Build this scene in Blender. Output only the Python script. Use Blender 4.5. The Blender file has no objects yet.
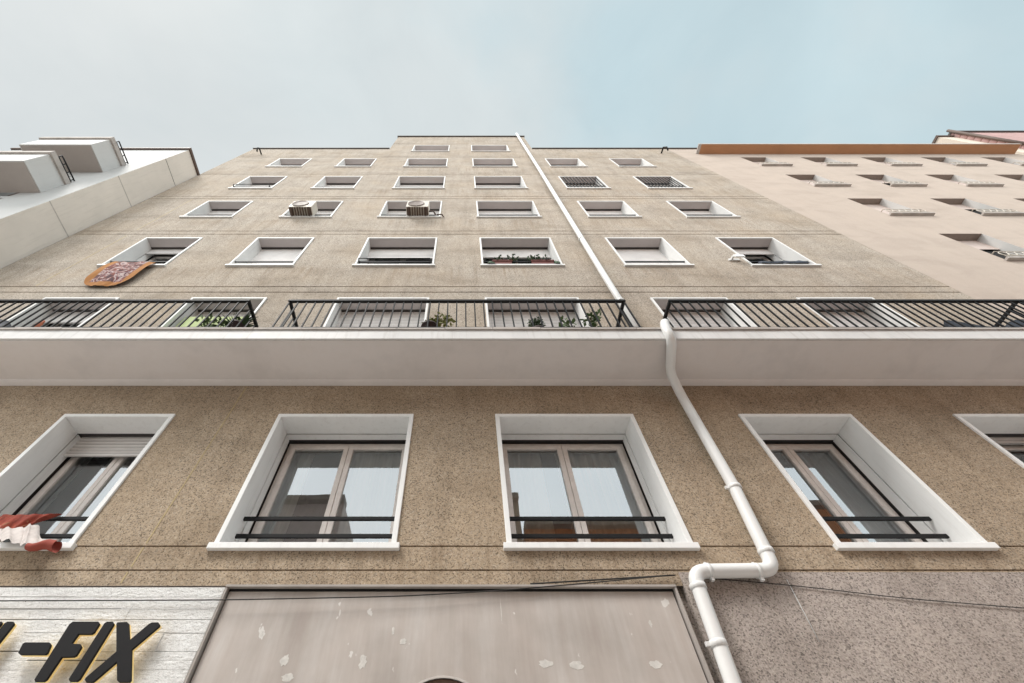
import bpy, math, random
from mathutils import Vector, Matrix
R = math.radians
random.seed(7)
scene = bpy.context.scene
col = scene.collection
D = 3.62            # distance from the camera to the front of the tall block

# ------------------------------------------------------------------ materials
def mat(name):
    m = bpy.data.materials.new(name); m.use_nodes = True
    nt = m.node_tree; b = nt.nodes['Principled BSDF']
    return m, nt, b
def N(nt, t, **k):
    n = nt.nodes.new(t)
    for a, v in k.items():
        if a in n.inputs: n.inputs[a].default_value = v
        else: setattr(n, a, v)
    return n
def L(nt, a, b): nt.links.new(a, b)
def obj_co(nt, scale=(1, 1, 1), rot=(0, 0, 0)):
    g = N(nt, 'ShaderNodeNewGeometry')            # world position: one continuous pattern
    mp = N(nt, 'ShaderNodeMapping'); mp.inputs['Scale'].default_value = scale; mp.inputs['Rotation'].default_value = rot
    L(nt, g.outputs['Position'], mp.inputs[0]); return mp.outputs[0]
def noise(nt, co, scale, detail=4, rough=.6, dist=0.):
    n = N(nt, 'ShaderNodeTexNoise'); n.inputs['Scale'].default_value = scale
    n.inputs['Detail'].default_value = detail; n.inputs['Roughness'].default_value = rough
    n.inputs['Distortion'].default_value = dist
    L(nt, co, n.inputs['Vector']); return n.outputs['Fac']
def ramp(nt, fac, stops):
    r = N(nt, 'ShaderNodeValToRGB'); e = r.color_ramp.elements
    while len(e) < len(stops): e.new(.5)
    for i, (p, c) in enumerate(stops):
        e[i].position = p; e[i].color = (*c, 1) if len(c) == 3 else c
    L(nt, fac, r.inputs[0]); return r.outputs[0]
def mix(nt, fac, a, b, mode='MIX'):
    n = N(nt, 'ShaderNodeMix', data_type='RGBA', blend_type=mode)
    for s, v in ((0, fac), (6, a), (7, b)):
        if hasattr(v, 'links'): L(nt, v, n.inputs[s])
        else: n.inputs[s].default_value = v if s == 0 else (*v, 1)
    return n.outputs[2]
def mth(nt, op, a, b=None, clamp=False):
    n = N(nt, 'ShaderNodeMath', operation=op); n.use_clamp = clamp
    for s, v in ((0, a), (1, b)):
        if v is None: continue
        if hasattr(v, 'links'): L(nt, v, n.inputs[s])
        else: n.inputs[s].default_value = v
    return n.outputs[0]
def bump(nt, b, h, strength, dist):
    n = N(nt, 'ShaderNodeBump'); n.inputs['Strength'].default_value = strength; n.inputs['Distance'].default_value = dist
    L(nt, h, n.inputs['Height']); L(nt, n.outputs[0], b.inputs['Normal'])
def g3(v, k): return tuple(min(1, x * k) for x in v)

def render_coat(name, low, high=None, zmid=6, speck=1.0, fleck=.5, stain=.35, warm=(.30, .19, .09)):
    """rough sprayed cement render: aggregate speckle, soft patches, rain streaks"""
    m, nt, b = mat(name)
    co = obj_co(nt)
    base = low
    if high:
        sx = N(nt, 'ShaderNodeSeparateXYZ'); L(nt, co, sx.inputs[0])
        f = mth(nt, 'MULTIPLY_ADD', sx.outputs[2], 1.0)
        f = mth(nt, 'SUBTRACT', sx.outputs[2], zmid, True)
        base = mix(nt, f, low, high)  # browner below zmid, paler above: slab shade and grime mixed into the colour
    v = N(nt, 'ShaderNodeTexVoronoi'); v.inputs['Scale'].default_value = 105; L(nt, co, v.inputs['Vector'])
    sp = N(nt, 'ShaderNodeSeparateColor'); L(nt, v.outputs['Color'], sp.inputs[0])
    gr = ramp(nt, sp.outputs[0], [(0, g3((1, 1, 1), .85 - fleck)), (.3, (.74, .74, .74)), (.65, (.90, .90, .90)), (1, (1.0, 1.0, 1.0))])
    c = mix(nt, speck, base, gr, 'MULTIPLY')
    if speck > .5: c = mix(nt, 1, c, (1.13, 1.13, 1.13), 'MULTIPLY')
    hi = ramp(nt, sp.outputs[1], [(.82, (0, 0, 0)), (.90, (1, 1, 1))])
    c = mix(nt, mth(nt, 'MULTIPLY', hi, .35 * speck), c, (.62, .56, .48))
    n2 = noise(nt, co, 30, 4, .75)
    c = mix(nt, .30 * max(speck, .2), c, ramp(nt, n2, [(.3, (.62, .62, .62)), (.7, (1.25, 1.25, 1.25))]), 'MULTIPLY')
    n1 = noise(nt, co, .9, 5, .62)
    c = mix(nt, mth(nt, 'MULTIPLY', ramp(nt, n1, [(.42, (0, 0, 0)), (.72, (1, 1, 1))]), stain), c, g3(warm, 1.0))
    lg = noise(nt, obj_co(nt, (.8, .8, 1.6)), 1.1, 6, .6, .6)
    c = mix(nt, .9 if speck > .5 else .5, c, ramp(nt, lg, [(.32, (.80, .79, .78)), (.52, (1, 1, 1)), (.72, (1.07, 1.06, 1.05))]), 'MULTIPLY')
    st = noise(nt, obj_co(nt, (5, 5, .5)), 1.2, 5, .65)
    c = mix(nt, .45 if speck > .5 else .12, c, ramp(nt, st, [(.32, (.72, .70, .68)), (.55, (1, 1, 1)), (.8, (1.08, 1.07, 1.05))]), 'MULTIPLY')
    if high:   # rain run-off below the sill line of every floor
        ph = mth(nt, 'FRACT', mth(nt, 'DIVIDE', mth(nt, 'SUBTRACT', sx.outputs[2], 3.76), 2.927))
        band = ramp(nt, ph, [(.72, (0, 0, 0)), (.97, (1, 1, 1)), (.99, (1, 1, 1))])
        rn = ramp(nt, noise(nt, obj_co(nt, (7, 7, .25)), 1.5, 4, .65), [(.50, (0, 0, 0)), (.70, (1, 1, 1))])
        c = mix(nt, mth(nt, 'MULTIPLY', mth(nt, 'MULTIPLY', band, rn), .55), c, (.22, .155, .10))
    L(nt, c, b.inputs['Base Color']); b.inputs['Roughness'].default_value = .95
    b.inputs['Specular IOR Level'].default_value = .15
    h = mix(nt, .5, sp.outputs[0], n2)
    bump(nt, b, h, .55, .006)
    return m
def paint(name, c, rough=.55, var=.12, dirt=.25, sc=3, bumpy=.1, streak=True, spec=.35, dirtc=(.25, .21, .17)):
    m, nt, b = mat(name)
    co = obj_co(nt)
    n1 = noise(nt, co, sc, 5, .65)
    k = ramp(nt, n1, [(.3, g3((1, 1, 1), 1 - var)), (.7, (1, 1, 1))])
    cc = mix(nt, 1, c, k, 'MULTIPLY')
    n2 = noise(nt, obj_co(nt, (9, 9, .8)) if streak else co, 1.6, 6, .7)
    cc = mix(nt, mth(nt, 'MULTIPLY', ramp(nt, n2, [(.52, (0, 0, 0)), (.78, (1, 1, 1))]), dirt), cc, dirtc)
    L(nt, cc, b.inputs['Base Color']); b.inputs['Roughness'].default_value = rough
    b.inputs['Specular IOR Level'].default_value = spec
    if bumpy: bump(nt, b, noise(nt, co, 60, 4), bumpy, .004)
    return m
def flat(name, c, rough=.5, metal=0, spec=.4):
    return _flat(name, c, rough, metal, spec)
def _flat(name, c, rough, metal, spec):
    m, nt, b = mat(name)
    n1 = noise(nt, obj_co(nt), 14, 4)
    L(nt, mix(nt, 1, c, ramp(nt, n1, [(.3, (.9, .9, .9)), (.7, (1.04, 1.04, 1.04))]), 'MULTIPLY'), b.inputs['Base Color'])
    b.inputs['Roughness'].default_value = rough; b.inputs['Metallic'].default_value = metal
    b.inputs['Specular IOR Level'].default_value = spec
    return m

M = {}
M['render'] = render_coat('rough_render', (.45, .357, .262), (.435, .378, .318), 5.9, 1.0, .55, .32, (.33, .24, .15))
M['plaster'] = render_coat('grey_rough_plaster', (.455, .395, .36), None, 0, 1.0, .5, .2, (.25, .2, .16))
M['pinkwall'] = render_coat('pink_smooth_render', (.47, .395, .338), None, 0, .15, .3, .12, (.42, .35, .30))
M['white'] = paint('white_paint', (.88, .88, .87), .5, .06, .16)
M['white2'] = paint('weathered_white_paint', (.74, .735, .72), .6, .10, .25)
M['soffit'] = paint('soffit_paint', (.80, .75, .73), .8, .16, .22, 1.6, .15, False, .2)
M['fascia'] = paint('fascia_paint', (.69, .68, .67), .6, .12, .35)
M['coping'] = paint('coping_stone', (.50, .455, .42), .8, .3, .35, 4)
M['darkcoping'] = flat('dark_coping', (.10, .09, .085), .7)
M['black'] = flat('black_metal', (.012, .012, .013), .6, 0, .2)
M['frame'] = flat('taupe_aluminium', (.76, .70, .66), .42)
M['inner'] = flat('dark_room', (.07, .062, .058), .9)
M['slot'] = flat('near_black', (.012, .011, .011), .9)
M['pvc'] = paint('white_pvc', (.79, .79, .78), .33, .05, .10, 3, 0, False, .5)
M['joint'] = flat('sealant', (.46, .36, .20), .8)
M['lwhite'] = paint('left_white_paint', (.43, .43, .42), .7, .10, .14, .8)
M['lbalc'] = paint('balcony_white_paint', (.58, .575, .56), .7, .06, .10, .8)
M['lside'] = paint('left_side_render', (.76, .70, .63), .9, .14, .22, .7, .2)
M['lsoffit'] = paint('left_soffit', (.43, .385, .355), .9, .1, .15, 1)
M['eave'] = paint('eave_brown', (.47, .24, .125), .8, .15, .2, 1)
M['pinkshade'] = flat('pink_shutter', (.52, .43, .385), .7)
M['cream'] = paint('cream_wall', (.66, .57, .48), .85, .08, .1)
M['revtop_shade'] = flat('shaded_reveal_top', (.27, .22, .19), .8)  # top face darker than the reveal sides: shade put into the colour
M['asphalt'] = paint('asphalt', (.42, .41, .40), .95, .3, .2, 8, .4, False)
M['paving'] = paint('paving_slabs', (.66, .63, .60), .9, .2, .3, 5, .3, False)

def shutter_mat(name, c):
    m, nt, b = mat(name)
    g = N(nt, 'ShaderNodeNewGeometry'); s = N(nt, 'ShaderNodeSeparateXYZ'); L(nt, g.outputs['Position'], s.inputs[0])
    f = mth(nt, 'FRACT', mth(nt, 'MULTIPLY', s.outputs[2], 1 / .05))
    k = ramp(nt, f, [(0, (.45, .43, .42)), (.10, (.9, .9, .9)), (.5, (1, 1, 1)), (.92, (.85, .85, .85)), (1, (.4, .4, .4))])
    n1 = noise(nt, obj_co(nt, (1, 1, 1)), 2.5, 4)
    L(nt, mix(nt, 1, mix(nt, 1, c, k, 'MULTIPLY'), ramp(nt, n1, [(.3, (.85, .85, .85)), (.7, (1, 1, 1))]), 'MULTIPLY'), b.inputs['Base Color'])
    b.inputs['Roughness'].default_value = .55
    return m
M['shutter'] = shutter_mat('roller_shutter', (.88, .85, .83))
M['wsoffit_shade'] = paint('shaded_window_soffit', (.50, .455, .445), .8, .1, .15, 2)  # underside of upper window casings, darkened so the colour carries the shade

def glass_mat():
    m = bpy.data.materials.new('window_glass'); m.use_nodes = True; nt = m.node_tree; nt.nodes.clear()
    o = N(nt, 'ShaderNodeOutputMaterial')
    t = N(nt, 'ShaderNodeBsdfTransparent'); t.inputs[0].default_value = (.80, .84, .83, 1)
    g = N(nt, 'ShaderNodeBsdfGlossy'); g.inputs['Color'].default_value = (.93, .97, 1, 1); g.inputs['Roughness'].default_value = .0
    fr = N(nt, 'ShaderNodeFresnel'); fr.inputs['IOR'].default_value = 1.9
    f = mth(nt, 'ADD', fr.outputs[0], .17, True)
    w = N(nt, 'ShaderNodeTexNoise'); w.inputs['Scale'].default_value = 2.2; w.inputs['Detail'].default_value = 1
    L(nt, obj_co(nt), w.inputs['Vector'])
    bp = N(nt, 'ShaderNodeBump'); bp.inputs['Strength'].default_value = .03; bp.inputs['Distance'].default_value = .02
    L(nt, w.outputs[0], bp.inputs['Height']); L(nt, bp.outputs[0], g.inputs['Normal'])
    mx = N(nt, 'ShaderNodeMixShader'); L(nt, f, mx.inputs[0]); L(nt, t.outputs[0], mx.inputs[1]); L(nt, g.outputs[0], mx.inputs[2])
    L(nt, mx.outputs[0], o.inputs[0]); return m
M['glass'] = glass_mat()
def cloth(name, c1, c2, c3, sc):
    m, nt, b = mat(name)
    f = noise(nt, obj_co(nt), sc, 2, .5, 1.2)
    L(nt, ramp(nt, f, [(.40, c1), (.46, c2), (.56, c2), (.60, c3), (.68, c1)]), b.inputs['Base Color'])
    b.inputs['Roughness'].default_value = .9; return m
def translucent(name, c):
    m = bpy.data.materials.new(name); m.use_nodes = True; nt = m.node_tree
    b = nt.nodes['Principled BSDF']; b.inputs['Roughness'].default_value = .9
    n = noise(nt, obj_co(nt, (8, 8, .2)), 1.6, 2)
    L(nt, ramp(nt, n, [(.35, g3(c, .75)), (.65, c)]), b.inputs['Base Color'])
    return m
M['curtain'] = translucent('net_curtain', (.90, .89, .86))
M['drape'] = translucent('brown_drape', (.38, .34, .31))
M['leaf'] = flat('leaf_green', (.07, .115, .035), .6)
M['leaf2'] = flat('leaf_yellow_green', (.20, .21, .06), .6)
M['leafdark'] = flat('leaf_dark_green', (.035, .07, .025), .6)
M['twig'] = flat('twig', (.10, .07, .045), .9)
M['pot'] = flat('plastic_pot_dark', (.05, .03, .028), .6)
M['terracotta'] = flat('terracotta_box', (.12, .03, .022), .7)
M['ac'] = flat('ac_casing', (.60, .55, .48), .5)
M['acdark'] = flat('ac_grille', (.11, .075, .06), .6)
M['acfan'] = flat('ac_fan_grille', (.17, .13, .11), .6)
M['green'] = flat('green_awning', (.40, .47, .22), .8)
M['tarp'] = flat('navy_tarpaulin', (.02, .026, .04), .7)
M['pipe_cable'] = flat('cable_black', (.03, .028, .026), .7)

# ------------------------------------------------------------------ geometry helpers
ORG = {}
class MB:
    def __init__(s): s.v = []; s.f = []; s.mi = []; s.sm = []; s.cur = 0
    def add(s, vs, fs, smooth=False):
        o = len(s.v); s.v += [tuple(p) for p in vs]
        for f in fs: s.f.append(tuple(i + o for i in f)); s.mi.append(s.cur); s.sm.append(smooth)
    def box(s, x0, x1, y0, y1, z0, z1):
        s.add([(x0,y0,z0),(x1,y0,z0),(x1,y1,z0),(x0,y1,z0),(x0,y0,z1),(x1,y0,z1),(x1,y1,z1),(x0,y1,z1)],
              [(0,3,2,1),(4,5,6,7),(0,1,5,4),(1,2,6,5),(2,3,7,6),(3,0,4,7)])
    def quad(s, a, b, c, d): s.add([a, b, c, d], [(0, 1, 2, 3)])
    def prism(s, pts, y0, y1):                       # pts in xz, extruded along y
        n = len(pts)
        s.add([(x, y0, z) for x, z in pts] + [(x, y1, z) for x, z in pts],
              [tuple(range(n)), tuple(range(2*n-1, n-1, -1))] + [(i, i+n, (i+1) % n + n, (i+1) % n) for i in range(n)])
    def tube(s, pts, r, seg=8, caps=True):
        pts = [Vector(p) for p in pts]; rs = r if isinstance(r, (list, tuple)) else [r]*len(pts)
        t = (pts[1]-pts[0]).normalized(); u = t.orthogonal().normalized(); vs = []
        for i, p in enumerate(pts):
            if i == 0: d = pts[1]-p
            elif i == len(pts)-1: d = p-pts[i-1]
            else: d = (pts[i+1]-p).normalized()+(p-pts[i-1]).normalized()
            d = d.normalized(); u = (u - d*u.dot(d)).normalized(); w = d.cross(u)
            for k in range(seg):
                a = 2*math.pi*k/seg; vs.append(p + (u*math.cos(a)+w*math.sin(a))*rs[i])
        fs = [(i*seg+k, i*seg+(k+1) % seg, (i+1)*seg+(k+1) % seg, (i+1)*seg+k) for i in range(len(pts)-1) for k in range(seg)]
        if caps: fs += [tuple(range(seg-1, -1, -1)), tuple((len(pts)-1)*seg+k for k in range(seg))]
        s.add(vs, fs, True)
    def lathe(s, c, prof, seg=20, axis='z'):
        vs = []
        for r, h in prof:
            for k in range(seg):
                a = 2*math.pi*k/seg; x, y = r*math.cos(a), r*math.sin(a)
                vs.append((c[0]+x, c[1]+y, c[2]+h) if axis == 'z' else (c[0]+x, c[1]+h, c[2]+y))
        n = len(prof)
        s.add(vs, [(i*seg+k, i*seg+(k+1) % seg, (i+1)*seg+(k+1) % seg, (i+1)*seg+k) for i in range(n-1) for k in range(seg)], True)
    def build(s, name, m, parent=None, org=None, bev=0, **props):
        if org is None: org = ORG[parent.name] if parent else (sum(p[0] for p in s.v)/len(s.v), sum(p[1] for p in s.v)/len(s.v), min(p[2] for p in s.v))
        me = bpy.data.meshes.new(name)
        me.from_pydata([(p[0]-org[0], p[1]-org[1], p[2]-org[2]) for p in s.v], [], s.f)
        for mm in (m if isinstance(m, (list, tuple)) else [m]): me.materials.append(mm)
        me.polygons.foreach_set('material_index', s.mi); me.polygons.foreach_set('use_smooth', s.sm); me.update()
        o = bpy.data.objects.new(name, me); col.objects.link(o); ORG[o.name] = tuple(org)
        if parent:
            po = ORG[parent.name]; o.parent = parent; o.location = [org[i]-po[i] for i in range(3)]
        else: o.location = org
        if bev:
            b = o.modifiers.new('bevel', 'BEVEL'); b.width = bev; b.segments = 2; b.limit_method = 'ANGLE'; b.angle_limit = R(50)
        for k, v in props.items(): o[k] = v
        return o
def empty(name, loc, label, cat, group=None):
    o = bpy.data.objects.new(name, None); col.objects.link(o); o.location = loc; ORG[o.name] = tuple(loc)
    o.empty_display_size = .2
    tag(o, label, cat, group); return o
def tag(o, label, cat, group=None):
    o['label'] = label; o['category'] = cat
    if group: o['group'] = group
    return o
def wall_with_holes(mb, x0, x1, z0, z1, y, holes, grooves=(), gd=.03):
    """front face of a wall at y as a sheet with rectangular openings; grooves = (z, height) horizontal recesses"""
    xs = sorted({x0, x1} | {h[0] for h in holes} | {h[1] for h in holes})
    zs = {z0, z1} | {h[2] for h in holes} | {h[3] for h in holes}
    for g in grooves:
        if z0 < g[0] and g[0]+g[1] < z1: zs |= {g[0], g[0]+g[1]}
    xs = [x for x in xs if x0 <= x <= x1]; zs = sorted(z for z in zs if z0 <= z <= z1)
    for j in range(len(zs)-1):
        za, zb = zs[j], zs[j+1]; zm = (za+zb)/2
        gr = any(g[0]-1e-6 <= za and zb <= g[0]+g[1]+1e-6 for g in grooves)
        yy = y+gd if gr else y
        run = None
        for i in range(len(xs)-1):
            xa, xb = xs[i], xs[i+1]; xm = (xa+xb)/2
            if any(h[0] < xm < h[1] and h[2] < zm < h[3] for h in holes): continue
            mb.quad((xa, yy, za), (xb, yy, za), (xb, yy, zb), (xa, yy, zb))
            if gr:
                mb.quad((xa, y, zb), (xa, yy, zb), (xb, yy, zb), (xb, y, zb))
                mb.quad((xa, yy, za), (xa, y, za), (xb, y, za), (xb, yy, za))

# ------------------------------------------------------------------ the ground
g = MB(); g.box(-200, 200, -200, 200, -.5, 0); o = g.build('road', M['asphalt'], kind='structure')
g = MB(); g.box(-60, 60, 1.2, D+.2, 0, .12); g.build('pavement', M['paving'], kind='structure')
g = MB(); g.box(-60, 60, 1.05, 1.198, 0, .125); g.build('kerb', M['coping'], kind='structure')
g = MB(); g.box(-60, 60, -4.3, -2.4, 0, .12); g.build('pavement', M['paving'], kind='structure')

# ------------------------------------------------------------------ the tall block
bl = empty('apartment_building', (0, D, 0), 'tall apartment block of tan rough render with white framed windows and a long white slab', 'building')
XL, XR, TOP, TT = -9.22, 9.0, 22.12, 25.28
TX0, TX1 = -3.22, 3.07
COLS = [(-7.331,-6.02),(-4.75,-3.429),(-2.194,-.582),(.389,2.036),(3.294,4.638),(5.857,7.197)]
COLS_X = COLS + [(8.45, 9.75)]
tops = [5.386+2.927*k for k in range(7)]
wins = []   # (row, col, x0, x1, z0, z1)
for r in range(7):
    for c in range(6):
        if r == 6 and c not in (2, 3): continue
        if r == 0 and c == 0: continue
        x0, x1 = COLS[c]; z1 = tops[r]; z0 = z1-1.69 if r == 0 else z1-1.6
        if r in (3, 5, 6): z0 = z1-1.48
        wins.append((r, c, x0, x1, z0, z1))
holes = [(w[2]+.02, w[3]-.02, w[4]+.0, w[5]-.02) for w in wins]
gro = [(z, .014) for z in (3.731, 3.52)]
for k in range(6): gro += [(8.752+2.955*k, .028), (8.535+2.955*k, .028)]
wb = MB()
wall_with_holes(wb, XL, XR, 3.40, TOP, D, holes, gro, .014)
wall_with_holes(wb, TX0, TX1, TOP, TT, D, holes, [(23.53, .028), (23.31, .028)], .014)
def qx(x, z0, z1, y0=D, y1=D+11): wb.quad((x, y0, z0), (x, y1, z0), (x, y1, z1), (x, y0, z1))
qx(XL, 0, TOP); qx(TX0, TOP, TT); qx(TX1, TOP, TT)
wb.quad((XL, D+11, 0), (XR, D+11, 0), (XR, D+11, TOP), (XL, D+11, TOP))
wb.quad((TX0, D+11, TOP), (TX1, D+11, TOP), (TX1, D+11, TT), (TX0, D+11, TT))
wb.quad((XL, D, TOP), (TX0, D, TOP), (TX0, D+11, TOP), (XL, D+11, TOP))
wb.quad((TX1, D, TOP), (XR, D, TOP), (XR, D+11, TOP), (TX1, D+11, TOP))
wb.quad((TX0, D, TT), (TX1, D, TT), (TX1, D+11, TT), (TX0, D+11, TT))
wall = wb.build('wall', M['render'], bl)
cp = MB()
cp.box(XL-.02, TX0-.002, D-.05, D+.3, TOP, TOP+.06); cp.box(TX1+.002, 10.35, D-.05, D+.3, TOP, TOP+.07)
cp.box(TX0-.04, TX1+.04, D-.06, D+.3, TT, TT+.07)
cp.build('coping', M['darkcoping'], bl)
# vertical sealant joints
for x in (-7.9, -2.8):
    for (a, b_) in ((3.42, 3.51), (3.555, 3.725), (3.765, 5.9)) if x == -2.8 else ((8.8, 11.4), (11.8, 14.4)):
        j = MB(); j.box(x-.006, x+.006, D-.003, D+.01, a, b_); j.build('sealant_joint', M['joint'], bl)

# ---- windows
rng = random.Random(3)
SH = {  # shutter fraction per (row,col)
 0: [0, .17, 0, 0, 0, .05],
 1: [.22, .32, 1, .5, 1, .35],
 2: [.16, 1, .32, .30, 1, .17],
 3: [.2, .2, .3, .25, .8, .22],
 4: [.3, .5, .4, .3, 1, 1],
 5: [.5, .6, .8, .7, .8, .6],
 6: [0, 0, .7, .8, 0, 0]}
def window(r, c, x0, x1, z0, z1):
    t = .048 if r == 0 else .038; y = D; wm = M['white'] if r == 0 else M['white2']
    org = ((x0+x1)/2, D, z0)
    s = MB()
    # casing: three sides, outer lip stands 20 mm proud of the render; butted corners
    if r == 0: s.box(x0, x1, y-.022, y+.268, z1-t, z1)
    else:
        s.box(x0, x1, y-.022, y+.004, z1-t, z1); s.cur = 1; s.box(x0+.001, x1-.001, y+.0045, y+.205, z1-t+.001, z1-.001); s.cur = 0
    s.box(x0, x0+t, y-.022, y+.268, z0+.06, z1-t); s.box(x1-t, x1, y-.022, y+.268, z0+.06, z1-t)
    w = s.build('window', [wm, M['wsoffit_shade']], bl, org, bev=.004)
    s = MB()
    s.box(x0-.03, x1+.03, y-.045, y+.40, z0, z0+.055); s.build('sill', wm, w, bev=.004)
    s = MB()   # inner lining behind the shutter groove
    if SH[r][c] == 0: s.box(x0+.004, x1-.004, y+.283, y+.375, z1-t, z1-.004)
    if SH[r][c] != 0:
        s.box(x0+.004, x0+t, y+.283, y+.395, z0+.06, z1-t); s.build('lining', M['white'], w); s = MB()
        s.box(x1-t, x1-.004, y+.283, y+.395, z0+.06, z1-t); s.build('lining', M['white'], w)
    else:
        s.box(x0+.004, x0+t, y+.283, y+.395, z0+.06, z1-t); s.box(x1-t, x1-.004, y+.283, y+.395, z0+.06, z1-t)
        s.build('lining', M['white'], w)
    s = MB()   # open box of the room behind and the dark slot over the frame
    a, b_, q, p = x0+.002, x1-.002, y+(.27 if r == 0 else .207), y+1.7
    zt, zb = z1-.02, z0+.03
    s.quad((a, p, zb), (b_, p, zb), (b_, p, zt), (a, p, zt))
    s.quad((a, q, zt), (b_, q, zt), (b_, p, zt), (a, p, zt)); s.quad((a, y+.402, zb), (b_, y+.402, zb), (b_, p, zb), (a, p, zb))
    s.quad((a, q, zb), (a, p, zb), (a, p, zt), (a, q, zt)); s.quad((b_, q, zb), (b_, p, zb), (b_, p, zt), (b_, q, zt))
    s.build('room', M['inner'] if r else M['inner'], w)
    # fixed frame
    fz1 = z1-t-.012; fz0 = z0+.058; fx0, fx1 = x0+t+.004, x1-t-.004
    fy0, fy1 = y+.432, y+.50
    s = MB(); fw = .055
    s.box(fx0, fx1, fy0, fy1, fz1-fw, fz1); s.box(fx0, fx1, fy0, fy1, fz0, fz0+fw)
    s.box(fx0, fx0+fw, fy0, fy1, fz0+fw, fz1-fw); s.box(fx1-fw, fx1, fy0, fy1, fz0+fw, fz1-fw)
    s.build('frame', M['frame'], w, bev=.003)
    sh = SH[r][c]
    if sh < .95:
        xm = (fx0+fx1)/2; iz0, iz1 = fz0+fw-.012, fz1-fw+.012
        for (sa, sb) in ((fx0+fw-.012, xm-.002), (xm+.002, fx1-fw+.012)):
            s = MB(); sw = .058; sy0, sy1 = fy0-.022, fy1-.01
            s.box(sa, sb, sy0, sy1, iz1-sw, iz1); s.box(sa, sb, sy0, sy1, iz0, iz0+sw)
            s.box(sa, sa+sw, sy0, sy1, iz0+sw, iz1-sw); s.box(sb-sw, sb, sy0, sy1, iz0+sw, iz1-sw)
            sash = s.build('sash', M['frame'], w, bev=.006)
            s = MB(); s.quad((sa+sw-.005, sy0+.028, iz0+sw-.005), (sb-sw+.005, sy0+.028, iz0+sw-.005), (sb-sw+.005, sy0+.028, iz1-sw+.005), (sa+sw-.005, sy0+.028, iz1-sw+.005))
            s.build('pane', M['glass'], w)
        if r == 0 or rng.random() < .6:
            cs = {1: [(.0, .12), (.3, 1.0)], 2: [(0, .2), (.48, 1.0)], 3: [(0, .34), (.46, .98)], 4: [(.62, 1.0)], 5: [(0, .5)]}[c] if r == 0 else [(.5, 1)]
            for a, b_ in cs:
                s = MB(); n = 60; xa = fx0+(fx1-fx0)*a; xb = fx0+(fx1-fx0)*b_; vs = []
                ph = rng.random()*6
                for i in range(n+1):
                    f = i/n; x = xa+(xb-xa)*f; yy = fy1+.05+.018*math.sin(f*(b_-a)*85+ph)+.01*math.sin(f*23)
                    vs += [(x, yy, fz0), (x, yy+.01, fz1)]
                s.add(vs, [(2*i, 2*i+2, 2*i+3, 2*i+1) for i in range(n)], True)
                s.build('curtain', M['curtain'] if not (r == 0 and c == 4) else M['drape'], w)
    if sh > 0:
        s = MB(); zt = z1-t+.02; zb = zt-(zt-z0-.06)*sh; pit = .05; k = 0; vs = []
        zs = [zt]; sd = .345 if r == 0 else .265; ys = [y+sd]
        n = max(2, int((zt-zb)/pit))
        for i in range(n): # gently curved slats
            for f, d in ((.08, .004), (.5, -.004), (.92, .004), (1, .010)):
                zs.append(zt-(i+f)*(zt-zb)/n); ys.append(y+sd+d)
        xa, xb = x0+t-.006, x1-t+.006
        for zz, yy in zip(zs, ys): vs += [(xa, yy, zz), (xb, yy, zz)]
        s.add(vs, [(2*i, 2*i+1, 2*i+3, 2*i+2) for i in range(len(zs)-1)])
        s.box(xa, xb, y+sd-.01, y+sd+.015, zb-.03, zb-.002)
        s.build('shutter', M['shutter'], w)
    # low guard rails
    if (r, c) in ((4, 4), (4, 5)):
        s = MB(); n = 12
        for i in range(n):
            xx = x0+t+.03+(x1-x0-2*t-.06)*i/(n-1); s.box(xx-.011, xx+.011, y+.0, y+.014, z0+.057, z1-t-.001)
        s.box(x0+t, x1-t, y+.032, y+.05, z0+.5, z0+.54)
        s.build('window_grille', M['black'], w)
    else:
        yr = y+.18 if r == 0 else y+.004
        for q in ([z0+.438, z0+.255] if r == 0 else [z0+.29]):
            s = MB(); s.box(x0+t+.001, x1-t-.001, yr, yr+.026, q-.019, q+.019)
            s.build('guard_rail', M['black'], w, bev=.004)
    return w
W = {}
for a in wins: W[a[:2]] = window(*a)
# the casing just entering the frame at the far right of the first floor is column 5
g = MB()
# ------------------------------------------------------------------ slab
SY = 2.905
s = MB(); s.box(XL, 8.98, SY, D-.001, 5.965, 6.15)
sl = s.build('balcony_slab', [M['fascia']], bl)
s = MB(); s.box(XL+.005, 8.975, SY+.03, D-.09, 5.957, 5.964); s.build('soffit', M['soffit'], sl)
s = MB(); s.prism([(0, 0), (0, 0)], 0, 0) if False else None
s = MB()                                  # cove where soffit meets wall
pr = [(D-.002, 5.925), (D-.03, 5.928), (D-.06, 5.937), (D-.085, 5.95), (D-.09, 5.9575)]
vs = []
for x in (XL+.004, 8.976): vs += [(x, yy, zz) for yy, zz in pr]
s.add(vs, [(i, i+1, i+6, i+5) for i in range(4)], True); s.build('cove', M['soffit'], sl)
s = MB()
x = XL
while x < 8.9:                            # coping tiles on the slab edge, a little uneven
    w_ = min(.6, 8.97-x); dz = rng.uniform(-.004, .006); s.box(x+.003, x+w_-.003, SY-.02+rng.uniform(-.004, .004), SY+.30, 6.152, 6.187+dz); x += w_
s.build('edge_tiles', M['coping'], sl)

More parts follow.
